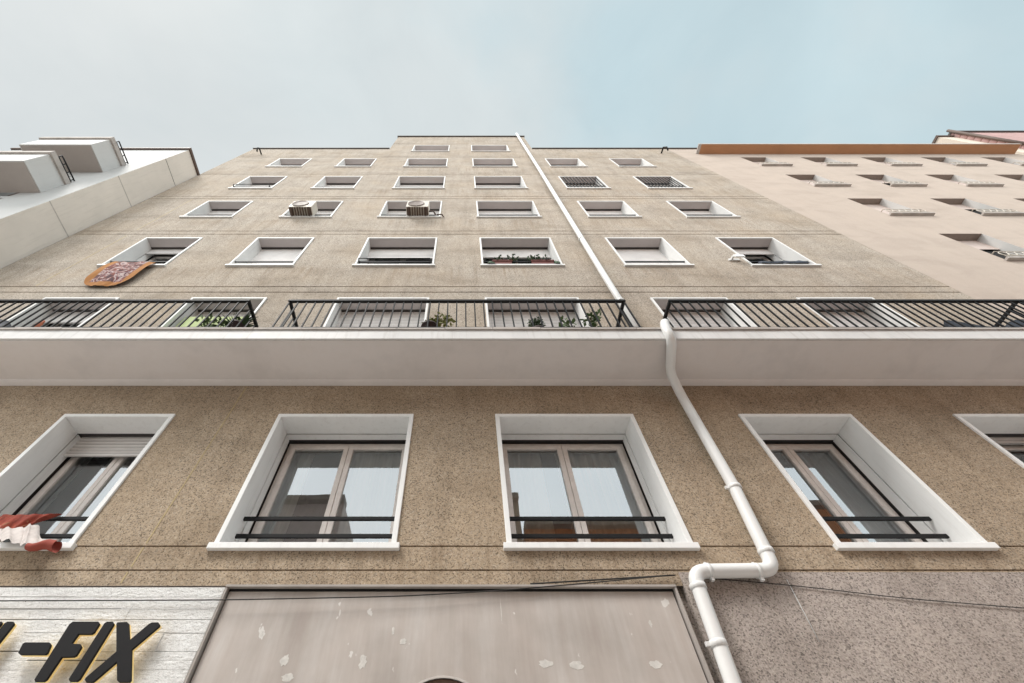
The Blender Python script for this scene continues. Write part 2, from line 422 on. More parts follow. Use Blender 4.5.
# ------------------------------------------------------------------ terrace railings (parts of the block)
bal = None
def railing(x0, x1, r0=True, r1=True):
    yf = 2.96; s = MB()
    s.box(x0, x1, yf-.022, yf+.022, 6.985, 7.02)
    s.box(x0, x1, yf-.012, yf+.012, 6.275, 6.30)
    for x, on in ((x0+.02, r0), (x1-.02, r1)):
        if on:
            s.box(x-.02, x+.02, yf+.0225, D-.001, 6.985, 7.02); s.box(x-.012, x+.012, yf+.0125, D-.001, 6.275, 6.30)
    n = max(1, int((x1-x0)/1.6))
    for i in range(n+1):
        x = x0+.02+(x1-x0-.04)*i/n; s.box(x-.012, x+.012, yf-.011, yf+.011, 6.2, 6.275)
    rl = s.build('railing', M['black'], bl, ((x0+x1)/2, yf, 6.2), bev=0)
    nb = round((x1-x0)/.127)
    first = [None]
    def put(x, y):
        if first[0] is None:
            b = MB(); b.box(x-.0085, x+.0085, y-.0085, y+.0085, 6.30, 6.985)
            first[0] = b.build('baluster', M['black'], rl, (x, y, 6.3))
        else:
            o = first[0].copy(); col.objects.link(o); o.parent = rl; po = ORG[rl.name]; o.location = (x-po[0], y-po[1], 6.3-po[2])
    for i in range(nb+1): put(x0+.02+(x1-x0-.04)*i/nb, yf)
    for x, on in ((x0+.02, r0), (x1-.02, r1)):
        if on:
            for k in range(1, 5): put(x, yf+.127*k)
railing(-9.1, -3.02); railing(-2.47, 2.31); railing(2.93, 7.90); railing(7.905, 8.95, False)

# ------------------------------------------------------------------ ground floor of the block
s = MB()   # recessed backing wall behind panel and cladding
s.quad((XL, D+.06, 0), (XR, D+.06, 0), (XR, D+.06, 3.42), (XL, D+.06, 3.42))
s.quad((XL, D, 3.40), (XR, D, 3.40), (XR, D+.06, 3.42), (XL, D+.06, 3.42))
s.build('ground_floor_wall', M['plaster'], bl)
# rough grey plaster field on the right
s = MB(); s.box(1.80, XR-.002, D-.014, D+.05, .1, 3.503)
s.build('plaster_field', M['plaster'], bl)
# smooth stained panel with thin frame
def panel_mat():
    m, nt, b = mat('stained_panel'); co = obj_co(nt)
    n1 = noise(nt, obj_co(nt, (6, 6, .7)), 1.5, 6, .65)
    c = ramp(nt, n1, [(.3, (.43, .375, .34)), (.5, (.47, .42, .385)), (.7, (.52, .48, .45))])
    n3 = noise(nt, co, 1.4, 4)
    c = mix(nt, .8, c, ramp(nt, n3, [(.35, (.80, .79, .78)), (.65, (1.1, 1.1, 1.1))]), 'MULTIPLY')
    n2 = noise(nt, obj_co(nt, (1.2, 1, .8)), 7.5, 3, .5)
    c = mix(nt, mth(nt, 'MULTIPLY', ramp(nt, n2, [(.685, (0, 0, 0)), (.70, (1, 1, 1))]), .7), c, (.74, .72, .69))
    g_ = N(nt, 'ShaderNodeNewGeometry'); sx = N(nt, 'ShaderNodeSeparateXYZ'); L(nt, g_.outputs['Position'], sx.inputs[0])
    L(nt, c, b.inputs['Base Color']); b.inputs['Roughness'].default_value = .7
    bump(nt, b, noise(nt, co, 40, 4), .12, .004); return m
M['panel'] = panel_mat(); M['patch'] = paint('pale_plaster', (.70, .67, .63), .9, .25, .2, 30)
PATCH = [(-1.27, 2.88, .035, .04), (-1.22, 2.775, .045, .03), (-.71, 2.87, .028, .05), (-.44, 3.0, .03, .025), (-.52, 3.07, .012, .03), (.59, 2.86, .05, .028), (.81, 2.85, .055, .03), (1.37, 2.855, .05, .026), (1.43, 3.12, .012, .03), (.30, 3.2, .004, .09), (-1.5, 3.05, .012, .02)]
s = MB(); s.box(-1.875, 1.69, D-.004, D+.05, .1, 3.365); pn = s.build('wall_panel', M['panel'], bl)
M['edging'] = paint('edging_paint', (.44, .40, .37), .8, .2, .3, 5)
s = MB(); s.box(-1.905, 1.72, D-.045, D+.04, 3.372, 3.388); s.box(-1.905, -1.889, D-.04, D+.04, .1, 3.371); s.box(1.704, 1.72, D-.04, D+.04, .1, 3.371)
s.build('panel_edging', M['edging'], pn)
s = MB(); s.box(-1.88, 1.70, D-.008, D+.02, 3.352, 3.371); s.build('panel_shadow_strip', M['slot'], pn)  # dark strip drawn in for the shadow line under the edging
pr_ = random.Random(4)
for px_, pz_, w_, h_ in PATCH:
    n = 16; pts = [(px_+w_*math.cos(2*math.pi*k/n)*pr_.uniform(.6, 1.15), pz_+h_*math.sin(2*math.pi*k/n)*pr_.uniform(.6, 1.15)) for k in range(n)]
    s = MB(); s.prism(pts, D-.0052, D-.0035); s.build('peeled_patch', M['patch'], pn)
# arch moulding whose crown just enters the picture
s = MB(); cx, cz, ra = -.13, 2.36, .395
pts = [(cx+ra*math.cos(t_), cz+ra*math.sin(t_)*1.05) for t_ in [math.pi*k/24 for k in range(25)]]
pin = [(cx+(ra-.014)*math.cos(t_), cz+(ra-.014)*math.sin(t_)*1.05) for t_ in [math.pi*k/24 for k in range(24, -1, -1)]]
vs = [(x, D-.05, z) for x, z in pts]+[(x, D-.05, z) for x, z in reversed(pin)]+[(x, D-.004, z) for x, z in pts]
s.add(vs, [(i, i+1, i+26, i+25) for i in range(24)]+[(i, i+50, i+51, i+1) for i in range(24)], True)
s.build('arch_moulding', M['edging'], bl)
s = MB(); s.prism(list(reversed([(x, z) for x, z in pin])), D-.03, D-.006)
s.build('arch_board', flat('dark_brown_board', (.19, .12, .09), .7), bl)
# white painted split stone cladding
def clad_mat():
    m, nt, b = mat('whitewashed_stone'); co = obj_co(nt)
    n = noise(nt, co, 55, 5, .75)
    c = ramp(nt, n, [(.31, (.14, .13, .12)), (.355, (.74, .73, .715)), (.6, (.88, .875, .86))])
    c = mix(nt, .6, c, ramp(nt, noise(nt, co, 4, 4), [(.35, (.82, .81, .80)), (.6, (1, 1, 1))]), 'MULTIPLY')
    L(nt, c, b.inputs['Base Color']); b.inputs['Roughness'].default_value = .85
    bump(nt, b, mix(nt, .5, n, noise(nt, obj_co(nt, (1, 1, 3)), 14, 4)), 1, .02); return m
M['clad'] = clad_mat()
s = MB(); z = 3.372; cr = random.Random(11)
while z > .15:
    h = cr.choice([.028, .04, .055, .075, .09, .06]) if z > 3.2 else cr.choice([.055, .09, .12, .14])
    x = XL
    while x < -1.92:
        ln = cr.uniform(.25, 1.1); x1 = min(x+ln, -1.912)
        if -1.912-x1 < .15: x1 = -1.912
        d = cr.uniform(0, .003) if cr.random() < .85 else cr.uniform(.002, .006); gp = cr.choice([0, 0, 0, .001, .004, .007])
        s.box(x, x1, D-.030-d, D+.05, z-h+gp, z-.0003); x = x1
    z -= h
s.build('stone_cladding', M['clad'], bl, bev=.0015)

# ------------------------------------------------------------------ shop sign letters
sg = empty('shop_sign', (-2.8, 3.5, 2.7), 'black raised letters ending in -FIX with yellow edges on the white stone wall', 'sign')
def mglow():
    m, nt, b = mat('warm_acrylic_edge'); b.inputs['Base Color'].default_value = (.80, .58, .20, 1)
    n = noise(nt, obj_co(nt), 9, 2)
    L(nt, ramp(nt, n, [(.3, (.78, .52, .16)), (.7, (.86, .70, .34))]), b.inputs['Base Color'])
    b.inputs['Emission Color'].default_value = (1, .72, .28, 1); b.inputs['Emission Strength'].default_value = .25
    return m
M['glow'] = mglow(); M['letter'] = flat('letter_face', (.013, .012, .013), .65, 0, .2)
LT = {
'dash': [(-3.111,2.882),(-3.127,2.939),(-3.116,2.947),(-2.943,2.947),(-2.921,2.933),(-2.906,2.882),(-2.913,2.872),(-3.09,2.872)],
'letter_f': [(-2.87,2.728),(-2.89,3.063),(-2.877,3.082),(-2.69,3.082),(-2.67,3.068),(-2.67,3.011),(-2.682,2.999),(-2.776,2.999),(-2.78,2.939),(-2.717,2.937),(-2.694,2.921),(-2.692,2.868),(-2.705,2.858),(-2.787,2.856),(-2.789,2.728),(-2.801,2.717),(-2.858,2.717)],
'letter_i': [(-2.642,2.731),(-2.637,3.069),(-2.625,3.082),(-2.583,3.082),(-2.563,3.067),(-2.568,2.73),(-2.579,2.718),(-2.627,2.718)],
'letter_x': [(-2.546,3.066),(-2.543,3.077),(-2.476,3.08),(-2.457,3.069),(-2.381,2.96),(-2.306,3.066),(-2.289,3.077),(-2.244,3.077),(-2.222,3.06),(-2.223,3.048),(-2.329,2.902),(-2.222,2.727),(-2.225,2.713),(-2.294,2.713),(-2.314,2.724),(-2.385,2.829),(-2.457,2.727),(-2.471,2.712),(-2.513,2.713),(-2.533,2.727),(-2.533,2.74),(-2.429,2.89)]}
LT['second_i'] = [(x-.735, z) for x, z in LT['letter_i']]
LT['letter_t'] = [(-3.60,2.999),(-3.60,3.075),(-3.592,3.082),(-3.403,3.082),(-3.392,3.07),(-3.394,3.01),(-3.405,2.999),(-3.455,2.999),(-3.457,2.73),(-3.467,2.718),(-3.53,2.718),(-3.54,2.73),(-3.538,2.999)]
for nm, pts in LT.items():
    nm = {'second_i': 'letter_i', 'dash': 'hyphen'}.get(nm, nm)
    s = MB(); s.prism(list(reversed(pts)), 3.495, 3.515); lt = s.build(nm, M['letter'], sg, bev=.002)
    cx = sum(p[0] for p in pts)/len(pts); cz = sum(p[1] for p in pts)/len(pts)
    s = MB(); s.prism([(x, z) for x, z in reversed(pts)], 3.517, 3.535)
    s.build('yellow_edge', M['glow'], lt)

# ------------------------------------------------------------------ drainpipe
dp = empty('drainpipe', (2.6, 3.55, 2.4), 'white plastic drainpipe bending round the balcony slab and down the tan wall', 'drainpipe')
def smooth_path(pts, r=.14, n=7):
    pts = [Vector(p) for p in pts]; out = [pts[0]]
    for i in range(1, len(pts)-1):
        a = (pts[i-1]-pts[i]); b = (pts[i+1]-pts[i]); rr = min(r, a.length*.48, b.length*.48)
        p0 = pts[i]+a.normalized()*rr; p2 = pts[i]+b.normalized()*rr
        for k in range(n+1):
            t_ = k/n; out.append(p0*(1-t_)**2+pts[i]*2*t_*(1-t_)+p2*t_*t_)
    return out+[pts[-1]]
s = MB(); s.tube([(2.74, D-.10, 25.6), (2.73, D-.10, 18), (2.67, D-.10, 9), (2.66, D-.10, 6.25)], .056, 16); s.build('upper_pipe', M['pvc'], dp)
s = MB()
lowpath = [(2.68, 3.45, 6.27), (2.60, 2.92, 6.32), (2.50, 2.80, 6.08), (2.49, 2.80, 5.80), (2.655, D-.085, 5.62), (2.655, D-.085, 3.47), (1.905, D-.085, 3.47), (1.83, D-.085, 3.3), (1.835, D-.085, .2)]
lowpath = [(2.73, 3.35, 6.36), (2.61, 2.90, 6.36), (2.50, 2.835, 6.12), (2.50, 2.86, 5.885), (2.60, 3.35, 5.86), (2.70, 3.53, 5.66), (2.655, D-.08, 4.3), (2.565, D-.08, 3.485), (1.885, D-.08, 3.475), (1.815, D-.08, 2.6), (1.81, D-.08, .2)]
s.tube(smooth_path(lowpath, .11), .055, 20); s.build('lower_pipe', M['pvc'], dp)
def clamp(x, y, z, r_, arm=True):
    s = MB(); s.lathe((x, y, z), [(r_, 0), (r_+.008, .004), (r_+.008, .04), (r_, .044)])
    if arm: s.box(x-r_-.035, x-r_-.001, y-.012, y+.012, z+.008, z+.036)
    s.build('clamp', M['pvc'], dp, (x, y, z))
clamp(2.656, D-.08, 4.27, .055); clamp(1.838, D-.08, 2.93, .055)
clamp(2.585, D-.08, 3.62, .055, False); clamp(1.875, D-.08, 3.33, .055, False)
for z in (8, 10.9, 13.8, 16.8, 19.7, 22.6): clamp(2.67 if z < 12 else 2.71, D-.10, z, .056, False)
for x in (2.00, 2.40):
    s = MB(); s.tube([(x, D-.08, 3.478), (x+.03, D-.08, 3.479)], .060, 20); s.box(x+.006, x+.024, D-.09, D-.001, 3.536, 3.548); s.box(x+.004, x+.026, D-.10, D-.07, 3.395, 3.42)
    s.build('clamp', M['pvc'], dp, (x, D, 3.48))

# ------------------------------------------------------------------ cables and small fittings
def cable(name, pts, r, m, label):
    s = MB(); s.tube([Vector(p) for p in smooth_path(pts, .3)], r, 6); tag(s.build(name, m), label, 'cable')
cable('cable', [(-5, D-.06, 3.25), (-3.62, D-.06, 3.256), (-1.89, D-.06, 3.262), (-.49, D-.05, 3.294), (.3, D-.045, 3.34), (1.03, D-.045, 3.40), (1.72, D-.04, 3.466)], .0045, M['pipe_cable'], 'thin black cable sagging across the white stone and the stained panel')
cable('cable', [(.55, D-.03, 3.40), (1.1, D-.02, 3.437), (1.75, D-.03, 3.47)], .006, M['pipe_cable'], 'short black cable doubled above the panel edge left of the drainpipe bend')
cable('cable', [(1.93, D-.03, 3.455), (2.73, D-.025, 3.386), (3.46, D-.025, 3.294), (4.4, D-.025, 3.215), (6.5, D-.025, 3.1)], .0035, M['pipe_cable'], 'thin dark cable drooping across the grey plaster right of the drainpipe')
cable('string', [(2.66, D-.02, 3.44), (2.62, D-.02, 2.99)], .003, M['pvc'], 'short white string hanging down the grey plaster under the pipe bend')
for x, z, lab in ((-8.42, 20.7, 'small dark hook near the top left corner of the tan facade'), (8.40, 20.9, 'small dark hook near the top right corner of the tan facade')):
    s = MB(); s.tube([(x, D, z+.25), (x, D-.25, z+.2), (x+.03, D-.3, z-.05), (x+.05, D-.2, z-.2)], .03, 6); tag(s.build('hook', M['black']), lab, 'hook', 'hooks under the parapet')
s = MB(); s.box(5.52, 5.74, D-.03, D-.002, 9.93, 9.99); s.box(5.56, 5.60, D-.10, D-.031, 9.94, 9.98); s.box(5.60, 5.80, D-.12, D-.09, 9.90, 10.0)
tag(s.build('wall_bracket', M['pvc'], bev=.003), 'small white bracket on the wall beside the window with black bags', 'bracket')

# ------------------------------------------------------------------ air conditioners
def aircon(x0, x1, z0, lab, hose):
    e = empty('air_conditioner', ((x0+x1)/2, D, z0), lab, 'air conditioner', 'air conditioners on the window sills')
    y0, y1 = 3.345, D+.0
    z1 = z0+.50
    s = MB(); s.box(x0, x1, y0, y1, z0+.03, z1); s.build('casing', M['ac'], e, bev=.012)
    cx, cz = x0+(x1-x0)*.42, (z0+z1)/2+.015
    s = MB(); s.lathe((cx, y0-.002, cz), [(.215, 0), (.215, -.018), (.20, -.022), (.19, -.012), (.05, -.018), (.0, -.02)], 28, 'y'); s.build('fan_grille', M['acfan'], e)
    s = MB(); n = 9
    for i in range(n):
        xx = x0+.02+(x1-x0-.07)*i/(n-1); s.box(xx, xx+.03, y0+.01, y1-.01, z0+.0, z0+.028)
    s.build('base_tray', M['acdark'], e)
    for xx in (x0+.06, x1-.09):
        s = MB(); s.box(xx, xx+.035, y0-.01, y1+.15, z0-.035, z0-.002); s.build('bracket', M['acdark'], e)
    if hose:
        s = MB(); s.tube([(x1-.01, D-.1, z0+.2), (x1+.12, D-.12, z0+.15), (x1+.2, D-.02, z0+.02), (x1+.3, D+.1, z0+.2)], .022, 8); s.tube([(x1+.22, D-.05, z0+.1), (x1+.35, D-.08, z0+.0), (x1+.42, D+.1, z0+.1)], .018, 8); s.build('hose', M['acdark'], e)
aircon(-4.50, -3.90, 12.74, 'left air conditioner of two, with a round dark fan, on a narrow window sill', False)
aircon(-1.46, -.88, 12.74, 'right air conditioner of two, with loose hoses, on a wide window sill', True)

# ------------------------------------------------------------------ cloths
def sheet(name, fn, nu, nv, m, **k):
    s = MB(); vs = [fn(i/nu, j/nv) for j in range(nv+1) for i in range(nu+1)]
    s.add(vs, [(j*(nu+1)+i, j*(nu+1)+i+1, (j+1)*(nu+1)+i+1, (j+1)*(nu+1)+i) for j in range(nv) for i in range(nu)], True)
    return s.build(name, m, **k)
def banner_mat():
    m, nt, b = mat('red_white_cloth'); g_ = N(nt, 'ShaderNodeNewGeometry'); sx = N(nt, 'ShaderNodeSeparateXYZ'); L(nt, g_.outputs['Position'], sx.inputs[0])
    n = noise(nt, obj_co(nt), 7, 3, .6, .6)
    f = mth(nt, 'ADD', mth(nt, 'MULTIPLY', mth(nt, 'SUBTRACT', sx.outputs[2], 3.94), 5.0), mth(nt, 'ADD', n, -.1))
    f = mth(nt, 'ADD', f, mth(nt, 'MULTIPLY', mth(nt, 'ADD', sx.outputs[0], 4.25), .9))
    c = ramp(nt, f, [(.30, (.66, .58, .53)), (.42, (.70, .66, .63)), (.50, (.62, .52, .48)), (.56, (.40, .085, .045)), (1, (.30, .05, .03))])
    c = mix(nt, .7, c, ramp(nt, noise(nt, obj_co(nt, (2.5, 1, 1)), 14, 3), [(.35, (.6, .55, .5)), (.6, (1.15, 1.15, 1.15))]), 'MULTIPLY')
    c = mix(nt, mth(nt, 'MULTIPLY', ramp(nt, noise(nt, obj_co(nt), 16, 2), [(.60, (0, 0, 0)), (.64, (1, 1, 1))]), .5), c, (.40, .22, .12))
    L(nt, c, b.inputs['Base Color']); b.inputs['Roughness'].default_value = .85; return m
M['banner'] = banner_mat()
def f1(u, v):
    zt = 4.165-.012*math.sin(u*3.1); x = -4.52+.62*u
    drop = (.36-.02*math.sin(u*9))*(1-max(0, (u-.35)/.65)**1.1*.93)+.01
    z = zt-drop*v
    return (x+.03*v*math.sin(u*7)-.10*v*u, 3.775-.022*math.sin(u*26+v*3)*(.3+v)-.03*v+.012*math.cos(v*6+u*5), z)
bn = sheet('cloth_banner', f1, 40, 16, M['banner']); tag(bn, 'crumpled red and white printed cloth hanging from the guard rail of the lowest left window', 'cloth')
s = MB()      # the curled lower corner of the cloth hanging past the sill
vs = []; n = 20; nv = 6
for j in range(nv+1):
    for i in range(n+1):
        a = i/n*math.pi*1.75+2.2; r_ = .030+.022*j/nv
        vs.append((-3.70+.25*j/nv+.0*math.cos(a), 3.50+r_*math.cos(a)*1.0, 3.665+r_*math.sin(a)*.9+.012*j/nv-.012*math.sin(j*1.3)))
s.add(vs, [(j*(n+1)+i, j*(n+1)+i+1, (j+1)*(n+1)+i+1, (j+1)*(n+1)+i) for j in range(nv) for i in range(n)], True)
vs = [(-3.84, 3.72, 4.0), (-3.62, 3.70, 4.0), (-3.70, 3.52, 3.70), (-3.48, 3.52, 3.70)]
s.build('rolled_corner', flat('red_cloth', (.30, .06, .04), .85), bn, ORG[bn.name])
def f2(u, v):
    x = -4.45+.55*u+.55*v*.9; z = 4.02-.33*v-.03*math.sin(u*5+v*4)
    return (x+.02*math.sin(v*11), 3.70-.19*v+.018*math.sin(u*14), z)
b2 = sheet('white_fold', lambda u, v: (-4.40+.42*u+.42*v, 3.71-.20*v+.02*math.sin(u*13+v*3), 3.98-.28*v-.02*math.sin(u*6+v*4)-.012*math.sin(u*31+v*6)), 24, 12, paint('printed_white_cloth', (.66, .60, .57), .9, .3, .7, 9, .0, False, .2, (.30, .12, .08)), parent=bn, org=ORG[bn.name])

def rug_mat():
    m, nt, b = mat('patterned_hanging'); tc = N(nt, 'ShaderNodeUVMap')
    g_ = N(nt, 'ShaderNodeNewGeometry'); sx = N(nt, 'ShaderNodeSeparateXYZ'); L(nt, g_.outputs['Position'], sx.inputs[0])
    dx = mth(nt, 'ABSOLUTE', mth(nt, 'DIVIDE', mth(nt, 'SUBTRACT', sx.outputs[0], -6.63), .43))
    dz = mth(nt, 'DIVIDE', mth(nt, 'SUBTRACT', 9.2, sx.outputs[2]), .52)
    d = mth(nt, 'MAXIMUM', dx, dz)
    n = noise(nt, obj_co(nt, (1, 1, .8)), 5.5, 3, .6, 1.4)
    inner = ramp(nt, n, [(.42, (.07, .03, .035)), (.49, (.22, .06, .04)), (.52, (.36, .26, .24)), (.56, (.48, .38, .36)), (.58, (.10, .045, .06)), (.68, (.22, .06, .04))])
    c = mix(nt, ramp(nt, d, [(.66, (0, 0, 0)), (.72, (1, 1, 1))]), inner, (.33, .135, .03))
    L(nt, c, b.inputs['Base Color']); b.inputs['Roughness'].default_value = .9; return m
def f3(u, v):
    cz = 9.72-1.02*v; taper = 1-.22*max(0, (v-.7)/.3)**2
    return (-6.63+(-.43+.86*u)*taper, D-.075-.03*math.sin(v*4)-.010*math.sin(u*11+v*3)-.006*math.sin(u*31+v*9), cz+.05*(abs(u-.5)*2)**3*max(0, v-.6)*4)
rg = sheet('window_hanging', f3, 20, 24, rug_mat()); tag(rg, 'orange bordered patterned cloth with rounded bottom hanging from an upper left window', 'cloth')

# ------------------------------------------------------------------ plants
def leaves(mb, c, rad, n, size, rg_, flatz=1.0, spiky=False):
    for _ in range(n):
        d = Vector((rg_.gauss(0, 1), rg_.gauss(0, 1), rg_.gauss(0, 1))).normalized()*rad*rg_.random()**.4
        p = Vector(c)+Vector((d.x, d.y, d.z*flatz)); a = Vector((rg_.uniform(-1, 1), rg_.uniform(-1, 1), rg_.uniform(-.4, 1))).normalized()
        b = a.cross(Vector((rg_.uniform(-1, 1), rg_.uniform(-1, 1), rg_.uniform(-1, 1)))).normalized(); l = size*rg_.uniform(.6, 1.3); w = l*.32
        mb.add([p, p+a*l*.5+b*w, p+a*l, p+a*l*.5-b*w], [(0, 1, 2, 3)])
def potted(x, y, z, lab, kind, cat='plant'):
    rg_ = random.Random(int(x*100)+5)
    e = empty('potted_plant', (x, y, 6.19), lab, cat); pk = .8; zp = z; z = 6.19
    hp = .30 if kind == 'loose' else zp-6.19+.25; s = MB(); s.lathe((x, y, z), [(0, 0), (.075, 0), (.105, hp-.03), (.118, hp-.03), (.118, hp), (.10, hp), (.09, hp-.05), (0, hp-.05)]); s.build('pot', M['pot'], e); z = zp
    s = MB(); l = MB()
    if kind == 'loose':
        for k in range(7):
            a = rg_.uniform(0, 6.28); q = (x+.06+math.cos(a)*.17, y+math.sin(a)*.08, z+rg_.uniform(.35, .62))
            s.tube([(x, y, z+.2), (x+(q[0]-x)*.3, y, z+.38), q], .006, 5); leaves(l, q, .09, 26, .06, rg_)
            leaves(l, ((x+q[0])/2, y, (q[2]+z+.3)/2), .07, 12, .05, rg_)
        l.build('foliage', M['leaf2'], e); s.build('stem', M['twig'], e)
    elif kind == 'ball':
        leaves(l, (x, y, z+.40), .12, 900, .035, rg_, 1.3); s.tube([(x, y, z+.1), (x, y, z+.4)], .012, 6); l.build('foliage', M['leafdark'], e); s.build('stem', M['twig'], e)
    elif kind == 'bush':
        for k in range(6):
            a = rg_.uniform(0, 6.28); q = (x+math.cos(a)*.2, y+math.sin(a)*.12, z+rg_.uniform(.45, .85)); s.tube([(x, y, z+.15), q], .007, 5); leaves(l, q, .12, 34, .075, rg_)
        l.build('foliage', M['leaf'], e); s.build('stem', M['twig'], e)
    elif kind == 'spiky':
        for k in range(46):
            a = rg_.uniform(0, 6.28); el = rg_.uniform(.1, 1.4); ln = rg_.uniform(.25, .42)
            d = Vector((math.cos(a)*math.cos(el), math.sin(a)*math.cos(el)*.6, math.sin(el))); p = Vector((x, y, z+.22)); w = Vector((-math.sin(a), math.cos(a), 0))*.016
            l.add([p-w, p+w, p+d*ln*.6+w*.8, p+d*ln, p+d*ln*.6-w*.8], [(0, 1, 2, 3, 4)])
        l.build('foliage', M['leafdark'], e)
potted(-.44, 3.08, 6.19, 'leafy yellow green plant in a dark round pot behind the middle terrace railing', 'loose')
potted(1.07, 3.32, 6.50, 'small clipped dark green ball plant behind the middle terrace railing', 'ball')
potted(1.72, 3.32, 6.25, 'loose leafy green bush at the right end of the middle terrace', 'bush')
potted(-3.25, 3.30, 6.62, 'spiky dark green plant poking past the end of the left terrace railing', 'spiky')
potted(-3.50, 3.32, 6.22, 'green bush behind the left terrace railing beside the spiky plant', 'bush')
# folded clothes and tarps on the terraces
def lump(name, x0, x1, y, z0, h, m, lab, cat, seed):
    rr = random.Random(seed); n = 24; vs = []; s = MB()
    for i in range(n+1):
        f = i/n; x = x0+(x1-x0)*f; hh = h*(.8+.25*math.sin(f*9+seed))*min(1, 6*f+.25, 6*(1-f)+.25)
        for k in range(9):
            a = math.pi*k/8; vs.append((x, y-.12*math.cos(a), z0+hh*math.sin(a)+rr.uniform(-.008, .008)))
    s.add(vs, [(i*9+k, i*9+k+1, (i+1)*9+k+1, (i+1)*9+k) for i in range(n) for k in range(8)], True)
    return tag(s.build(name, m), lab, cat)
lump('tarpaulin', 6.47, 8.1, 3.12, 6.215, .50, M['tarp'], 'navy tarpaulin heaped behind the right terrace railing', 'tarpaulin', 1)
lump('tarpaulin', -7.2, -5.95, 3.12, 6.215, .50, M['tarp'], 'dark bundled tarpaulin at the far left end of the left terrace', 'tarpaulin', 2)
s = MB(); s.lathe((-5.68, 3.05, 6.19), [(0, 0), (.03, 0), (.035, .34), (.02, .38), (.015, .42), (0, .43)]); tag(s.build('bottle', flat('orange_plastic', (.55, .17, .09), .5)), 'small orange bottle standing behind the left terrace railing', 'bottle')
# green awning cloth inside terrace window of column 1
s = MB(); s.box(-4.66, -3.50, D+.10, D+.12, 6.8, 7.85); tag(s.build('awning_cloth', M['green']), 'pale green cloth screen hanging in the left terrace window', 'cloth screen')
# flower boxes on row-2 centre right
zz = tops[2]-1.6+.056
for i, (a, b_, lab) in enumerate(((.62, 1.02, 'left terracotta flower box with straggly leaves on the centre right sill'), (1.42, 1.88, 'right terracotta flower box with straggly leaves on the centre right sill'))):
    e = empty('flower_box', ((a+b_)/2, D+.07, zz), lab, 'flower box', 'terracotta flower boxes')
    s = MB(); y0 = D-.02
    s.add([(a+.02, y0+.02, zz), (b_-.02, y0+.02, zz), (b_-.02, y0+.15, zz), (a+.02, y0+.15, zz), (a, y0, zz+.22), (b_, y0, zz+.22), (b_, y0+.17, zz+.22), (a, y0+.17, zz+.22)], [(0,3,2,1),(4,5,6,7),(0,1,5,4),(1,2,6,5),(2,3,7,6),(3,0,4,7)])
    s.box(a-.01, b_+.01, y0-.012, y0+.0, zz+.19, zz+.235)
    s.build('trough', M['terracotta'], e); l = MB(); rg_ = random.Random(i)
    for k in range(12): leaves(l, (rg_.uniform(a-.05, b_+.05), y0+rg_.uniform(-.02, .15), zz+.3), .09, 16, .07, rg_)
    l.build('foliage', M['leafdark'], e)
lump('plant_trailing', .50, .66, D+.05, zz, .22, M['leafdark'], 'dark trailing plant at the left end of the flower box sill', 'plant', 4)
lump('plant_trailing', 1.88, 1.98, D+.05, zz, .25, M['leafdark'], 'dark trailing plant at the right end of the flower box sill', 'plant', 5)
lump('black_bag', 6.05, 6.5, D+.05, tops[2]-1.6+.056, .22, M['tarp'], 'left black bag lying on the sill of the far right window above the terrace', 'bag', 6)
lump('black_bag', 6.56, 7.02, D+.05, tops[2]-1.6+.056, .26, M['tarp'], 'right black bag lying on the sill of the far right window above the terrace', 'bag', 7)
# folding clothes racks: small wire frames outside three windows
def rack(x0, x1, z, lab, h=.15):
    s = MB(); y0, y1 = D-.10, D+.14
    for yy in (y0, y0+.1, y0+.2, y1): s.tube([(x0, yy, z+h), (x1, yy, z+h)], .010, 6)
    for xx in (x0, x1): s.tube([(xx, y0, z+h), (xx, y1, z+h)], .012, 6); s.tube([(xx, y0, z+h), (xx+.02, D, z+.02)], .010, 6)
    tag(s.build('clothes_rack', M['black']), lab, 'clothes rack', 'clothes racks outside windows')
rack(-2.12, -.66, tops[2]-1.6+.05, 'black wire clothes rack on the wide window left of the flower boxes')
rack(-7.25, -6.12, tops[4]-1.6+.05, 'black wire clothes rack with pale pegs on a high left window')

# ------------------------------------------------------------------ left white block
lb = empty('white_building', (-12.3, 2.8, 0), 'white apartment block with projecting solid balconies on the left', 'building')
LX, LY, LZ = -9.245, 2.80, 17.3
s = MB()
wh = [(-11.5, -10.47, 11.75, 13.65), (-13.6, -12.4, 11.75, 13.65), (-11.4, -10.47, 9.6, 11.6), (-13.6, -12.4, 9.6, 11.6), (-11.2, -10.5, 14.3, 15.85), (-13.3, -12.4, 14.3, 15.85)]
wall_with_holes(s, -15.2, LX, 0, LZ, LY, wh)
for h in wh:
    a, b_, c, d = h; yi = LY+.25
    s.quad((a, LY, d), (b_, LY, d), (b_, yi, d), (a, yi, d)); s.quad((a, LY, c), (a, yi, c), (a, yi, d), (a, LY, d)); s.quad((b_, LY, c), (b_, yi, c), (b_, yi, d), (b_, LY, d)); s.quad((a, LY, c), (b_, LY, c), (b_, yi, c), (a, yi, c))
s.quad((-15.2, LY, 0), (-15.2, LY+10, 0), (-15.2, LY+10, LZ), (-15.2, LY, LZ)); s.quad((-15.2, LY, LZ), (LX, LY, LZ), (LX, LY+10, LZ), (-15.2, LY+10, LZ))
s.build('front_wall', M['lwhite'], lb)
s = MB()
zs = [0, 9.0, 11.35, 11.375, 13.68, 13.705, 15.9, 15.925, LZ-.002]
for i in range(len(zs)-1):
    gx = LX-.012 if (zs[i+1]-zs[i]) < .03 else LX
    s.quad((gx, LY, zs[i]), (gx, LY+10, zs[i]), (gx, LY+10, zs[i+1]), (gx, LY, zs[i+1]))
s.quad((LX, LY+10, 0), (-15.2, LY+10, 0), (-15.2, LY+10, LZ), (LX, LY+10, LZ))
